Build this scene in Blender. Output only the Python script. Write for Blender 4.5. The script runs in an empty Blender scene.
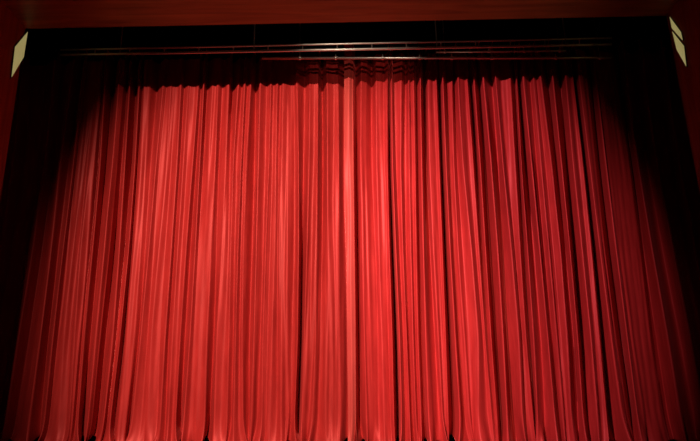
import bpy, bmesh, math, random
import numpy as np
from math import radians, sin, cos, pi
from mathutils import Matrix, Vector

random.seed(4)
rng = np.random.default_rng(7)
S = bpy.context.scene
COL = S.collection

# ------------------------------------------------------------------ camera
FPX, PITCH, ROLL = 640.0, radians(17.0), radians(-1.15)
EYE = np.array([0.0, 0.0, 0.46])
_r = np.array([1.0, 0, 0]); _u = np.array([0, -sin(PITCH), cos(PITCH)]); CF = np.array([0, cos(PITCH), sin(PITCH)])
CR = _r * cos(ROLL) + _u * sin(ROLL)
CU = -_r * sin(ROLL) + _u * cos(ROLL)
cam_d = bpy.data.cameras.new('camera'); cam_d.sensor_width = 36.0; cam_d.lens = FPX / 700.0 * 36.0
cam = bpy.data.objects.new('camera', cam_d); COL.objects.link(cam)
M = Matrix.Identity(4)
for i in range(3):
    M[i][0], M[i][1], M[i][2], M[i][3] = CR[i], CU[i], -CF[i], EYE[i]
cam.matrix_world = M
cam_d.clip_end = 200
S.camera = cam

def at(px, py, Y):
    """world point on the upright plane at distance Y seen at photo pixel (px, py)"""
    d = CF * FPX + CR * (px - 350.0) + CU * (220.5 - py)
    return EYE + d * (Y / d[1])

# ------------------------------------------------------------------ world, light, exposure
w = bpy.data.worlds.new('world'); S.world = w; w.use_nodes = True
w.node_tree.nodes['Background'].inputs[0].default_value = (1.0, 0.75, 0.6, 1)
w.node_tree.nodes['Background'].inputs[1].default_value = 0.0012
S.view_settings.view_transform = 'Standard'; S.view_settings.look = 'None'
S.view_settings.exposure = 0.0; S.view_settings.gamma = 1.0
S.view_settings.use_curve_mapping = False

def spot(name, loc, target, power, half_deg, blend, color, radius):
    l = bpy.data.lights.new(name, 'SPOT'); l.energy = power; l.spot_size = radians(2 * half_deg); l.spot_blend = blend
    l.color = color; l.shadow_soft_size = radius
    o = bpy.data.objects.new(name, l); COL.objects.link(o); o.location = loc
    o.rotation_euler = (Vector(target) - Vector(loc)).to_track_quat('-Z', 'Y').to_euler()
    return o
# lamps on the auditorium ceiling bridge and on the balcony rail
o = spot('bridge_spotlight', (-5.5, -7.5, 12.1), (-1.55, 13, 2.8), 36000, 14.6, 0.9, (1.0, 0.90, 0.78), 0.10)
o.scale = (0.94, 1.3, 1)
o = spot('bridge_spotlight_cool', (-9.5, -7.5, 12.1), (2.75, 13, 3.6), 29000, 10.8, 0.85, (1.0, 0.74, 0.95), 0.05)
o.scale = (0.70, 1.3, 1)
spot('balcony_spotlight', (-0.6, -9.0, 8.6), (0.25, 13, 7.7), 4200, 4.2, 0.9, (1.0, 0.86, 0.74), 0.02)
# added unseen uplight, its cone shaped to brighten only the soffit and rigging
o = spot('added_soffit_fill', (0.0, 8.5, -1.2), (0.0, 11.1, 8.28), 210, 9.0, 0.5, (1.0, 0.80, 0.58), 0.05)
o.scale = (3.8, 1, 1)

# ------------------------------------------------------------------ materials
def new_mat(name):
    m = bpy.data.materials.new(name); m.use_nodes = True
    return m, m.node_tree, m.node_tree.nodes['Principled BSDF']

def velvet(name, dark, light, sheen, tint):
    m, nt, b = new_mat(name)
    tc = nt.nodes.new('ShaderNodeTexCoord')
    mp = nt.nodes.new('ShaderNodeMapping'); mp.inputs['Scale'].default_value = (14, 14, 1.6)
    n = nt.nodes.new('ShaderNodeTexNoise'); n.inputs['Scale'].default_value = 1.0; n.inputs['Detail'].default_value = 4
    cr = nt.nodes.new('ShaderNodeValToRGB')
    cr.color_ramp.elements[0].position = 0.25; cr.color_ramp.elements[0].color = (*dark, 1)
    cr.color_ramp.elements[1].position = 0.75; cr.color_ramp.elements[1].color = (*light, 1)
    nt.links.new(tc.outputs['Object'], mp.inputs[0]); nt.links.new(mp.outputs[0], n.inputs[0])
    nt.links.new(n.outputs[0], cr.inputs[0]); nt.links.new(cr.outputs[0], b.inputs['Base Color'])
    n2 = nt.nodes.new('ShaderNodeTexNoise'); n2.inputs['Scale'].default_value = 220
    bp = nt.nodes.new('ShaderNodeBump'); bp.inputs['Strength'].default_value = 0.15; bp.inputs['Distance'].default_value = 0.004
    nt.links.new(tc.outputs['Object'], n2.inputs[0]); nt.links.new(n2.outputs[0], bp.inputs['Height'])
    nt.links.new(bp.outputs[0], b.inputs['Normal'])
    b.inputs['Roughness'].default_value = 0.44; b.inputs['Specular IOR Level'].default_value = 0.5
    b.inputs['Specular Tint'].default_value = (1.0, 0.17, 0.15, 1)
    sh = nt.nodes.new('ShaderNodeBsdfSheen'); sh.inputs['Color'].default_value = (*[c * sheen for c in tint], 1)
    sh.inputs['Roughness'].default_value = 0.22
    nt.links.new(bp.outputs[0], sh.inputs['Normal'])
    ad = nt.nodes.new('ShaderNodeAddShader'); out = nt.nodes['Material Output']
    nt.links.new(b.outputs[0], ad.inputs[0]); nt.links.new(sh.outputs[0], ad.inputs[1]); nt.links.new(ad.outputs[0], out.inputs['Surface'])
    return m
M_RED = velvet('red_velvet', (0.29, 0.0120, 0.0098), (0.41, 0.0200, 0.0165), 0.9, (1.0, 0.12, 0.10))
M_EDGE = velvet('salmon_velvet', (0.38, 0.034, 0.026), (0.46, 0.046, 0.034), 0.5, (1.0, 0.2, 0.17))

def plain(name, col, rough=0.6, metal=0.0, var=0.15, scale=6.0):
    m, nt, b = new_mat(name)
    n = nt.nodes.new('ShaderNodeTexNoise'); n.inputs['Scale'].default_value = scale; n.inputs['Detail'].default_value = 5
    tc = nt.nodes.new('ShaderNodeTexCoord'); nt.links.new(tc.outputs['Object'], n.inputs[0])
    cr = nt.nodes.new('ShaderNodeValToRGB')
    cr.color_ramp.elements[0].color = (*[c * (1 - var) for c in col], 1)
    cr.color_ramp.elements[1].color = (*[min(1, c * (1 + var)) for c in col], 1)
    nt.links.new(n.outputs[0], cr.inputs[0]); nt.links.new(cr.outputs[0], b.inputs['Base Color'])
    b.inputs['Roughness'].default_value = rough; b.inputs['Metallic'].default_value = metal
    return m
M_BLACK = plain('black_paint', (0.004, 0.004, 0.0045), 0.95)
M_BOARD = plain('black_stage_boards', (0.008, 0.007, 0.007), 0.8)
M_PIPE = plain('dull_pipe_metal', (0.80, 0.70, 0.58), 0.3, 0.9, 0.2, 9)
M_CABLE = plain('steel_cable', (0.25, 0.22, 0.19), 0.5, 0.5)
M_RIM = plain('added_rim_bronze', (0.06, 0.035, 0.02), 0.5, 0.3)

def wood(name, axis):
    m, nt, b = new_mat(name)
    tc = nt.nodes.new('ShaderNodeTexCoord')
    mp = nt.nodes.new('ShaderNodeMapping')
    mp.inputs['Scale'].default_value = {'x': (0.35, 5, 5), 'z': (5, 5, 0.35)}[axis]
    n = nt.nodes.new('ShaderNodeTexNoise'); n.inputs['Scale'].default_value = 1.6; n.inputs['Detail'].default_value = 8
    n.inputs['Distortion'].default_value = 0.6
    cr = nt.nodes.new('ShaderNodeValToRGB')
    cr.color_ramp.elements[0].position = 0.3; cr.color_ramp.elements[0].color = (0.20, 0.062, 0.019, 1)
    cr.color_ramp.elements[1].position = 0.72; cr.color_ramp.elements[1].color = (0.42, 0.135, 0.042, 1)
    nt.links.new(tc.outputs['Object'], mp.inputs[0]); nt.links.new(mp.outputs[0], n.inputs[0])
    nt.links.new(n.outputs[0], cr.inputs[0]); nt.links.new(cr.outputs[0], b.inputs['Base Color'])
    b.inputs['Roughness'].default_value = 0.45
    return m
M_WOODX = wood('proscenium_wood_across', 'x')
M_WOODZ = wood('proscenium_wood_upright', 'z')

m, nt, b = new_mat('jamb_patch_glow')
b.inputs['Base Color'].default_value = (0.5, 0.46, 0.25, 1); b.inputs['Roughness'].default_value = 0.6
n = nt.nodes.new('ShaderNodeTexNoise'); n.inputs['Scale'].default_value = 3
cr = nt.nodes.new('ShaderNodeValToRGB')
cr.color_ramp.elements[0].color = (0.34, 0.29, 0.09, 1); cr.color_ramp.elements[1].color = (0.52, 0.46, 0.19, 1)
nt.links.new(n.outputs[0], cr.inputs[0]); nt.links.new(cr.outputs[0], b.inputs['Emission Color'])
b.inputs['Emission Strength'].default_value = 0.6  # glow put into the surface for the pale jamb patches, no lamp behind
M_GLOW = m

# ------------------------------------------------------------------ helpers
def link(name, me, mat, parent=None):
    o = bpy.data.objects.new(name, me); COL.objects.link(o)
    if mat: me.materials.append(mat)
    if parent: o.parent = parent
    return o

def tag(o, label=None, cat=None, group=None, kind=None):
    if label: o['label'] = label
    if cat: o['category'] = cat
    if group: o['group'] = group
    if kind: o['kind'] = kind
    return o

def empty(name, loc, label, cat, group=None):
    o = bpy.data.objects.new(name, None); COL.objects.link(o); o.location = loc
    o.empty_display_size = 0.2
    return tag(o, label, cat, group)

def mesh(name, verts, faces, smooth=False):
    me = bpy.data.meshes.new(name); me.from_pydata([tuple(map(float, v)) for v in verts], [], faces); me.update()
    if smooth:
        me.polygons.foreach_set('use_smooth', [True] * len(me.polygons))
    return me

def box(name, lo, hi, mat, parent=None, kind=None, bevel=0.0):
    bm = bmesh.new(); bmesh.ops.create_cube(bm, size=1.0)
    for v in bm.verts:
        for i in range(3):
            v.co[i] = lo[i] + (v.co[i] + 0.5) * (hi[i] - lo[i])
    if bevel:
        bmesh.ops.bevel(bm, geom=bm.edges[:], offset=bevel, segments=2, affect='EDGES', profile=0.5)
    me = bpy.data.meshes.new(name); bm.to_mesh(me); bm.free()
    o = link(name, me, mat, parent)
    if kind: o['kind'] = kind
    return o

def rod(name, a, b_, r, mat, parent=None, seg=12, origin=(0, 0, 0)):
    a = Vector(a) - Vector(origin); b_ = Vector(b_) - Vector(origin)
    q = (b_ - a).to_track_quat('Z', 'Y'); L = (b_ - a).length
    vs, fs = [], []
    prof = [(0, r * 0.8), (r * 0.2, r), (L - r * 0.2, r), (L, r * 0.8)]
    for h, rr in prof:
        for k in range(seg):
            t = 2 * pi * k / seg
            vs.append(a + q @ Vector((rr * cos(t), rr * sin(t), h)))
    for j in range(3):
        for k in range(seg):
            fs.append((j * seg + k, j * seg + (k + 1) % seg, (j + 1) * seg + (k + 1) % seg, (j + 1) * seg + k))
    fs.append(tuple(range(seg))[::-1]); fs.append(tuple(range(3 * seg, 4 * seg)))
    return link(name, mesh(name, vs, fs, True), mat, parent)

# ------------------------------------------------------------------ the stage house and the wooden proscenium
YF, YB = 10.2, 11.5          # front lip and back edge of the proscenium
JX, JZ = 6.65, 8.28          # half width and height of the opening
YC = 13.0                    # curtain line
box('floor', (-10, 9.0, -0.4), (10, 17, -0.16), M_BOARD, kind='structure')
o = box('wall_left', (-10, YF, -0.4), (-JX, YB, 11.5), M_WOODZ, kind='structure')
o = box('wall_right', (JX, YF, -0.4), (10, YB, 11.5), M_WOODZ, kind='structure')
box('ceiling', (-JX, YF, JZ), (JX, YB, 11.5), M_WOODX, kind='structure')
box('wall_back', (-10, 17, -0.4), (10, 17.2, 11.5), M_BLACK, kind='structure')
box('wall_stage_left', (-10.2, YB, -0.4), (-10, 17.2, 11.5), M_BLACK, kind='structure')
box('wall_stage_right', (10, YB, -0.4), (10.2, 17.2, 11.5), M_BLACK, kind='structure')
box('ceiling_stage', (-10.2, YB, 11.5), (10.2, 17.2, 11.7), M_BLACK, kind='structure')

# ------------------------------------------------------------------ the curtain
# fold lines read off the photograph at five heights (rows y = 90, 163, 251, 339, 430); a row is one crest or trough
# of the cloth, and its depth in metres towards the house
YS = np.array([90., 163., 251., 339., 430.])
DEP = {'R': 0.15, 'r': 0.085, 'm': 0.04, 's': 0.0, 'V': -0.14, 'v': -0.06, 'G': -0.32}
LEFT = [
 ('R', 52, 44, 33, 18, 5), ('V', 62, 53, 43, 28, 14), ('R', 70, 60, 51.5, 40, 28.5), ('V', 79, 70, 57, 48, 40),
 ('R', 81.5, 73.5, 63, 53, 43.5), ('s', 84, 76, 66.5, 57, 48), ('m', 90, 83, 73, 65, 58), ('s', 96, 86.5, 78.5, 71, 66),
 ('r', 99, 89, 81.5, 74, 69), ('m', 101, 95, 87, 79.5, 72), ('v', 102.5, 98, 90, 82, 74.5), ('R', 104.5, 100, 92.5, 84, 77),
 ((-.3, -.22, -.14, -.1, -.25), 112, 105, 98, 90, 81), ('R', 118, 113, 104, 96, 87), ('m', 123, 117, 109, 100, 91),
 ((-.14, -.2, -.28, -.2, -.25), 127, 121, 114.5, 104.5, 96), ('r', 129.5, 124, 120.5, 112, 103),
 ((-.3, -.3, -.14, -.06, -.06), 135.5, 130.5, 125, 116, 106), ('R', 139, 135, 128.5, 120, 109),
 ((-.1, -.1, -.1, -.16, -.16), 142, 137, 131, 123.5, 113.5), ('r', 144, 139.5, 134, 126, 117.5), ('m', 150, 146, 141, 135.5, 125),
 ((-.14, -.08, -.03, -.06, -.2), 157, 151, 145, 138.5, 128.5), ('R', 162.5, 156.5, 148, 141, 131), ('s', 166, 160, 153, 147, 141),
 ('r', 171, 166, 158.5, 151, 146), ('s', 175.5, 171, 165, 160, 157), ('R', 181, 177, 171.8, 165, 160),
 ('v', 184, 179.5, 174.5, 168, 165), ('r', 188, 183, 178, 172, 168), ('s', 191.5, 187.5, 183, 177, 172),
 ('r', 198, 193, 186, 180, 175), ((-.08, -.1, -.1, -.1, -.25), 200.5, 196.5, 190, 185, 179.5), ('R', 203.7, 200, 194.7, 190, 183),
 ((-.1, -.1, 0, 0, -.02), 206.5, 203.5, 198, 194, 189), ('m', 213, 209, 204, 200, 196), ('r', 218, 215.5, 211.5, 207, 205),
 ((-.03, -.05, -.06, -.13, -.22), 222, 219, 216.5, 213.5, 209), ('r', 229, 226.5, 220.5, 217, 214),
 ((-.2, -.06, 0, .02, .02), 232, 231, 227, 225, 223), ('r', 238, 233.5, 230, 229, 227), ('v', 241.5, 237.5, 234, 233.5, 231),
 ('R', 244.5, 241.5, 237, 236, 233), ('s', 247, 243.5, 240, 239.5, 238), ('r', 250.5, 246.5, 243, 242, 243),
 ((-.25, -.2, -.14, -.12, -.16), 256, 254.5, 252.5, 250.5, 248.5), ('R', 260, 258, 256.5, 253.5, 251), ('v', 267, 265.5, 263, 259.5, 257),
 ('r', 271, 268.7, 266, 262.5, 262), ('s', 273.5, 272, 270, 267, 266), ('r', 277.5, 276, 274.5, 272, 270),
 ('s', 280, 278.5, 277.5, 277, 277), ('r', 283, 282, 281.5, 281, 281), ('m', 288, 288, 288, 288, 287), ('v', 294, 295, 295, 294, 290.5),
 ('R', 297, 298.5, 299, 297.5, 294), ((-.1, -.12, -.2, -.3, -.3), 304.5, 303, 302.2, 300.5, 297.7), ('r', 310, 309, 307, 304, 301),
 ('s', 314, 313.5, 312, 309, 306), ('r', 318, 317, 317.5, 315, 310.5), ((-.25, -.25, -.12, -.05, -.03), 322, 322.5, 322.5, 320, 318),
 ('r', 327, 327, 328, 327, 326), ('s', 333, 333, 334, 334, 334), ('m', 338, 338.5, 339, 339.5, 340),
 ('V', 344, 345, 346, 347, 348), ('V', 352, 353, 354, 355, 356)]
EDGE = [((.16,) * 5, 344.3, 344.5, 346, 347, 348.5), ((.19,) * 5, 349, 349, 350.5, 351.5, 352), ((.17,) * 5, 353, 353.3, 354.7, 355.3, 356)]
RIGHT = [EDGE[2],
 ((-.12,) * 5, 355.8, 356.5, 357.7, 358.7, 359.5), ('r', 361, 360.3, 362, 364.5, 367), ('m', 366, 366, 368, 371, 373),
 ((-.14, -.07, -.02, -.01, -.01), 372, 372.3, 375, 377.5, 379), ('r', 376, 376.5, 379, 382, 384), ('m', 384, 384, 386, 389, 391),
 ('R', 387, 387, 389.5, 392, 394), ((-.08, -.15, -.3, -.35, -.35), 389, 389.8, 392.7, 396, 398.3), ('R', 391.5, 392.3, 396, 399.5, 402),
 ('s', 393.5, 396, 400, 403.5, 406), ('r', 401, 400.5, 403, 406.5, 410), ('v', 406, 405, 406, 409, 413), ('r', 409, 409.5, 411, 413, 416.5),
 ('s', 410.5, 412, 413.5, 415.5, 418.5), ('r', 414, 415, 416.5, 418, 421.5), ('V', 416.5, 417.6, 418.8, 421.5, 425),
 ('R', 420.5, 422, 423, 426, 429), ((-.3, -.25, -.15, -.1, -.06), 424.5, 426, 430.5, 435, 440), ('r', 428, 429.5, 433, 438, 443),
 ('m', 434, 436, 440, 443, 446), ('r', 436.5, 439, 442.5, 445.5, 448.5), ('G', 439.5, 441.7, 445.3, 449.5, 453.5),
 ('R', 443, 446.3, 450, 455.5, 461), ('v', 447, 450, 453, 459, 465), ('m', 452, 454, 458, 464, 469),
 ((-.15, -.06, -.03, 0, 0), 454, 457.5, 462, 468, 473), ('R', 458.5, 463, 472, 478.5, 478), ('m', 465, 469, 476.5, 484, 488),
 ('r', 468, 473, 479.5, 485, 493), ((-.3, -.25, -.12, -.03, .02), 471.5, 476.2, 482, 487.5, 495.5), ('r', 475, 480, 486, 491, 498),
 ('G', 480, 485.5, 489.3, 495.5, 502), ('R', 484.5, 490.7, 498.5, 503, 508), ((-.2, -.2, -.14, -.12, -.22), 493, 498.5, 502.5, 507, 513),
 ('R', 496.5, 503.2, 511.5, 519.5, 523), ('s', 502, 507, 515, 522.5, 527), ('r', 511, 516, 519.7, 526.3, 534),
 ('V', 515.5, 519.5, 523, 530, 535.5), ('r', 517, 521.5, 527.5, 534, 538), ((-.3, -.3, -.2, -.15, -.12), 519.8, 526, 534.5, 541, 545),
 ('R', 524.5, 531.3, 540.3, 548, 556), ('v', 531, 536.5, 544.5, 552, 560), ('r', 534.5, 541, 548.7, 557, 564), ('s', 538, 546, 552, 560, 567),
 ('R', 542.5, 551.5, 561, 567, 572), ((-.3, -.26, -.12, -.1, -.12), 549.5, 556.5, 566, 573.5, 579), ('R', 554, 561.5, 570, 578, 584),
 ((-.3, -.3, -.3, -.25, -.12), 561.5, 567.5, 574.5, 582, 588), ('R', 567, 573, 583, 591, 598.5), ('m', 572, 578.5, 588, 596, 603),
 ('r', 574, 583, 591, 600, 607.5), ('G', 576, 585.5, 594.5, 603, 610), ('R', 581, 589.7, 600.7, 611.5, 624), ('m', 588, 595, 605, 616, 629),
 ('G', 593, 600.3, 609.8, 622, 634), ('R', 597, 605.7, 616.2, 627.5, 639), ((.06,) * 5, 602, 611, 619.5, 632, 645), ((-.03,) * 5, 610, 620, 630, 640, 652),
 ((-.08,) * 5, 618, 629, 640.3, 649, 663), ('G', 623, 633, 643.3, 657, 670), ('R', 628, 638, 652, 668.5, 682), ('V', 636, 647, 662, 680, 696)]
# the folds go on into the dark wings
LEFT = [(('R', 'V')[k % 2],) + tuple(x - 10 - 11 * (10 - k) for x in (52, 44, 33, 18, 5)) for k in range(1, 10)] + [('V', 43, 35, 24, 8, -5)] + LEFT
RIGHT = RIGHT + [(('R', 'V')[k % 2],) + tuple(x + 11 * (k + 1) for x in (636, 647, 662, 680, 696)) for k in range(8)]

ZTOP, ZHEM = 8.62, -0.15
YSX = np.array([40., 90., 163., 251., 339., 430., 442.])

def feature_curve(ft, zz):
    """X and depth of one fold line at the heights zz"""
    dep = np.full(5, DEP[ft[0]]) if isinstance(ft[0], str) else np.array(ft[0], float)
    xs = np.array(ft[1:6], float)
    if isinstance(ft[0], str) and 128 < xs[2] < 340: dep = dep * 0.52
    p = np.polyfit(YS, xs, 3)
    X, Z, D = [], [], []
    for y in YSX:
        x = np.polyval(p, min(max(y, 85), 436))
        if y < 85: x += (y - 85) * np.polyval(np.polyder(p), 90)
        if y > 436: x += (y - 436) * np.polyval(np.polyder(p), 425)
        d = float(np.interp(y, YS, dep))
        q = at(x, y, YC - d); X.append(q[0]); Z.append(q[2]); D.append(d)
    X, Z, D = X[::-1], Z[::-1], D[::-1]
    # smooth cubic through the samples, straight beyond them
    Xi = np.interp(zz, Z, X); Di = np.interp(zz, Z, D)
    k = np.ones(9) / 9.0
    def sm(a):
        b = np.concatenate([a[0] - (a[1:5] - a[0])[::-1], a, a[-1] + (a[-1] - a[-5:-1])[::-1]])
        return np.convolve(b, k, 'valid')
    up = zz > Z[-1]
    if up.any():
        sl = (X[-1] - X[-2]) / (Z[-1] - Z[-2]); Xi[up] = X[-1] + (zz[up] - Z[-1]) * sl
    return sm(Xi), sm(Di)

NZ = 130
zt = np.linspace(0, 1, NZ)
ZZ = ZHEM + (ZTOP - ZHEM) * zt ** 1.15

def cloth(features, sub, seed):
    """grid of points: rows by height, columns across the folds"""
    rg = np.random.default_rng(seed)
    C = [feature_curve(f, ZZ) for f in features]
    cols_x, cols_d, kick = [], [], []
    n = len(C)
    for i in range(n - 1):
        (x0, d0), (x1, d1) = C[i], C[i + 1]
        steps = sub
        for k in range(steps + (1 if i == n - 2 else 0)):
            t = k / steps
            e = 0.5 - 0.5 * cos(pi * t)
            # crests are creased, troughs are round
            if d0[NZ // 2] > d1[NZ // 2]: e2 = 0.5 * e + 0.5 * sin(pi / 2 * t)
            else: e2 = 0.5 * e + 0.5 * (1 - cos(pi / 2 * t))
            cols_x.append(x0 + (x1 - x0) * (0.75 * t + 0.25 * e)); cols_d.append(d0 + (d1 - d0) * e2)
    Xg = np.array(cols_x); Dg = np.array(cols_d)                     # columns x rows
    nc = Xg.shape[0]
    # fine secondary pleats running down the cloth, drifting slowly
    u = np.cumsum(np.concatenate([[0], np.abs(np.diff(Xg[:, NZ // 2])) + 0.5 * np.abs(np.diff(Dg[:, NZ // 2]))]))
    fine = np.zeros_like(Dg)
    for _ in range(16):
        fr = rg.uniform(18, 75); ph = rg.uniform(0, 6.28); dr = rg.uniform(-1.5, 1.5); am = 0.19 / fr * rg.uniform(0.5, 1.2)
        env = 0.55 + 0.45 * np.sin(rg.uniform(0.4, 1.3) * u[:, None] + rg.uniform(0, 6.28) + rg.uniform(-1, 1) * ZZ[None, :])
        fine += am * env * np.sin(fr * u[:, None] + ph + dr * ZZ[None, :])
    Dg = Dg + fine
    # the foot of the cloth breaks on the boards: it swings out and buckles
    foot = np.clip(1 - (ZZ - ZHEM) / 0.75, 0, 1) ** 2
    sway = np.zeros(nc); out = np.zeros(nc)
    for _ in range(7):
        fr = rg.uniform(3, 16); sway += rg.uniform(0.3, 1) * 0.03 * np.sin(fr * u + rg.uniform(0, 6.28))
        fr = rg.uniform(5, 22); out += rg.uniform(0.3, 1) * 0.028 * np.sin(fr * u + rg.uniform(0, 6.28))
    Xg = Xg + sway[:, None] * foot[None, :]
    Dg = Dg + (out[:, None] + 0.05) * foot[None, :]
    # hem height follows the folds: crests touch the floor, troughs lift
    lift = np.clip(0.02 - 0.55 * np.minimum(Dg[:, 0], 0.05), 0, 0.17) * np.where(Xg[:, 0] > 2.5, 0.35, 1.0) + np.clip(0.15 - 0.024 * (Xg[:, 0] + 2.0), 0.0, 0.26)
    Zg = ZZ[None, :] + lift[:, None] * foot[None, :]
    return np.stack([Xg, YC - Dg, Zg], axis=-1)

def cloth_mesh(name, P, origin, z0=None, z1=None, push=0.0):
    P = P - np.array(origin)
    if push: P = P - np.array([0, push, 0])
    nc, nr = P.shape[:2]
    V = P.reshape(-1, 3)
    a = (np.arange(nc - 1)[:, None] * nr + np.arange(nr - 1)[None, :]).reshape(-1)
    F = np.stack([a, a + nr, a + nr + 1, a + 1], axis=1)
    me = bpy.data.meshes.new(name); me.from_pydata(V.tolist(), [], F.tolist()); me.update()
    me.polygons.foreach_set('use_smooth', np.ones(len(me.polygons), dtype=bool))
    return me

def curtain(label, feats, seed, origin, edge=None):
    root = empty('stage_curtain', origin, label, 'curtain', 'red velvet stage curtain pair')
    P = cloth(feats, 7, seed)
    def part(name, pts, mat, thick=0.006, lab=None, push=0.0):
        o = link(name, cloth_mesh(name, pts, origin, push=push), mat, root)
        s = o.modifiers.new('thickness', 'SOLIDIFY'); s.thickness = thick; s.offset = 1.0
        if lab: o['label'] = lab
        return o
    part('drape', P, M_RED)
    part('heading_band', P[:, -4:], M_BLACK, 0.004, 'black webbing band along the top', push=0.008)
    if edge:
        E_ = cloth(edge, 8, seed + 1)
        part('leading_edge', E_, M_EDGE, 0.01, 'paler salmon turned edge of the curtain')
    return root
curtain('red velvet stage curtain that ends tucked behind the pale centre edge', LEFT, 11, (-3.3, YC, 0.0))
curtain('red velvet stage curtain with pale salmon edge overlapping at the centre', RIGHT, 23, (3.3, YC, 0.0), EDGE)

# the track the curtains hang from
tk = empty('curtain_track', (0, YC, 8.68), 'black steel track from which both red curtains hang', 'curtain track')
box('rail', (-9.6, -0.05, -0.03), (9.6, 0.05, 0.05), M_BLACK, tk, bevel=0.01)
for k in range(9):
    x = -8.8 + 2.2 * k
    rod('hanger_rod', (x, 0, 0.04), (x, 0, 2.80), 0.012, M_BLACK, tk, 8)

# ------------------------------------------------------------------ rigging above the curtain
YP = 12.2
def pipe_line(p0, p1, Y):
    a, c = at(*p0, Y), at(*p1, Y)
    return Vector(a), Vector(c)
# ladder truss: two pipes joined by short rungs, hung on two cables
a1, b1 = pipe_line((60, 50.0), (612, 38.0), YP)
a2, b2 = pipe_line((60, 55.0), (612, 44.4), YP)
org = (a2 + b2) / 2
tr = empty('lighting_truss', org, 'two-pipe metal ladder truss hung on cables above the red curtain', 'truss')
rod('upper_pipe', a1, b1, 0.022, M_PIPE, tr, origin=org)
rod('lower_pipe', a2, b2, 0.030, M_PIPE, tr, origin=org)
for k in range(15):
    t = (95 + 34.6 * k - 60) / 552.0
    if t > 1: break
    p, q = a2.lerp(b2, t), a1.lerp(b1, t)
    r_ = rod('rung', p, q, 0.014, M_PIPE, tr, 8, origin=org)
for px in (120, 254, 437, 566):
    t = (px - 60) / 552.0
    q = a1.lerp(b1, t)
    rod('cable', a2.lerp(b2, t), (q.x, q.y, 11.48), 0.016, M_CABLE, tr, 8, origin=org)
# battens
def batten(p0, p1, Y, r, label, clamps):
    a, c = pipe_line(p0, p1, Y); o_ = (a + c) / 2
    e = empty('batten_pipe', o_, label, 'pipe')
    rod('pipe', a, c, r, M_PIPE, e, origin=o_)
    for px in clamps:
        t = (px - p0[0]) / (p1[0] - p0[0]); p = a.lerp(c, t)
        cl = rod('clamp', p + Vector((-0.03, 0, 0)), p + Vector((0.03, 0, 0)), r * 1.7, M_PIPE, e, 10, origin=o_)
        rod('clamp_stem', p + Vector((0, 0, r)), p + Vector((0, 0, 0.10)), 0.012, M_PIPE, cl, 8, origin=o_)
    for px in (clamps[0], clamps[-1]):
        t = (px - p0[0]) / (p1[0] - p0[0]); p = a.lerp(c, t)
        rod('cable', p, (p.x, p.y, 11.48), 0.006, M_CABLE, e, 6, origin=o_)
batten((262, 58.2), (612, 57.8), 12.38, 0.027, 'long metal batten pipe, the lowest one hanging in front of the curtain', (300, 336, 383, 420, 452, 492, 556, 600))
batten((436, 52.2), (566, 50.8), 12.30, 0.020, 'short metal batten pipe hanging between the ladder truss and the lowest pipe', (445, 489, 524, 560))

# ------------------------------------------------------------------ added glowing slabs standing in for pale patches on the jambs
def added_glow_slab(corners, X, label, group=None):
    """flat self-glowing slab with a thin rim, set on the jamb face at x = X; corners are photo pixels"""
    sgn = -1 if X > 0 else 1
    pts = []
    for (px, py) in corners:
        d = CF * FPX + CR * (px - 350.0) + CU * (220.5 - py)
        pts.append(EYE + d * (X / d[0]))
    c = sum(pts) / len(pts)
    root = empty('jamb_glow', c, label, 'light panel', group)  # added glowing slab standing in for a pale patch, no real light panel
    def slab(name, sc, x0, x1, mat):
        vs = []
        for xx in (x0, x1):
            for p in pts:
                q = (p - c) * sc
                vs.append((q[0] * 0 + sgn * xx, q[1], q[2]))
        n_ = len(pts)
        fs = [tuple(range(n_))[::-1], tuple(range(n_, 2 * n_))] + [(k, (k + 1) % n_, (k + 1) % n_ + n_, k + n_) for k in range(n_)]
        return link(name, mesh(name, vs, fs), mat, root)
    slab('added_glow_rim', 1.06, 0.0, 0.02, M_RIM)  # rim added around the glowing slab
    slab('glow_face', 1.0, 0.008, 0.028, M_GLOW)
added_glow_slab([(26.5, 32), (14, 47), (10.5, 77), (22.5, 57)], -JX, 'pale yellow slanted glowing patch alone on its wooden jamb')
added_glow_slab([(671, 17), (682, 32), (683.7, 40), (673, 28)], JX, 'small pale yellow slanted glowing patch, the upper of two on the wooden jamb')
added_glow_slab([(673.5, 31.5), (685, 46), (687.3, 66), (678, 49.5)], JX, 'longer pale yellow slanted glowing patch, the lower of two on the wooden jamb')
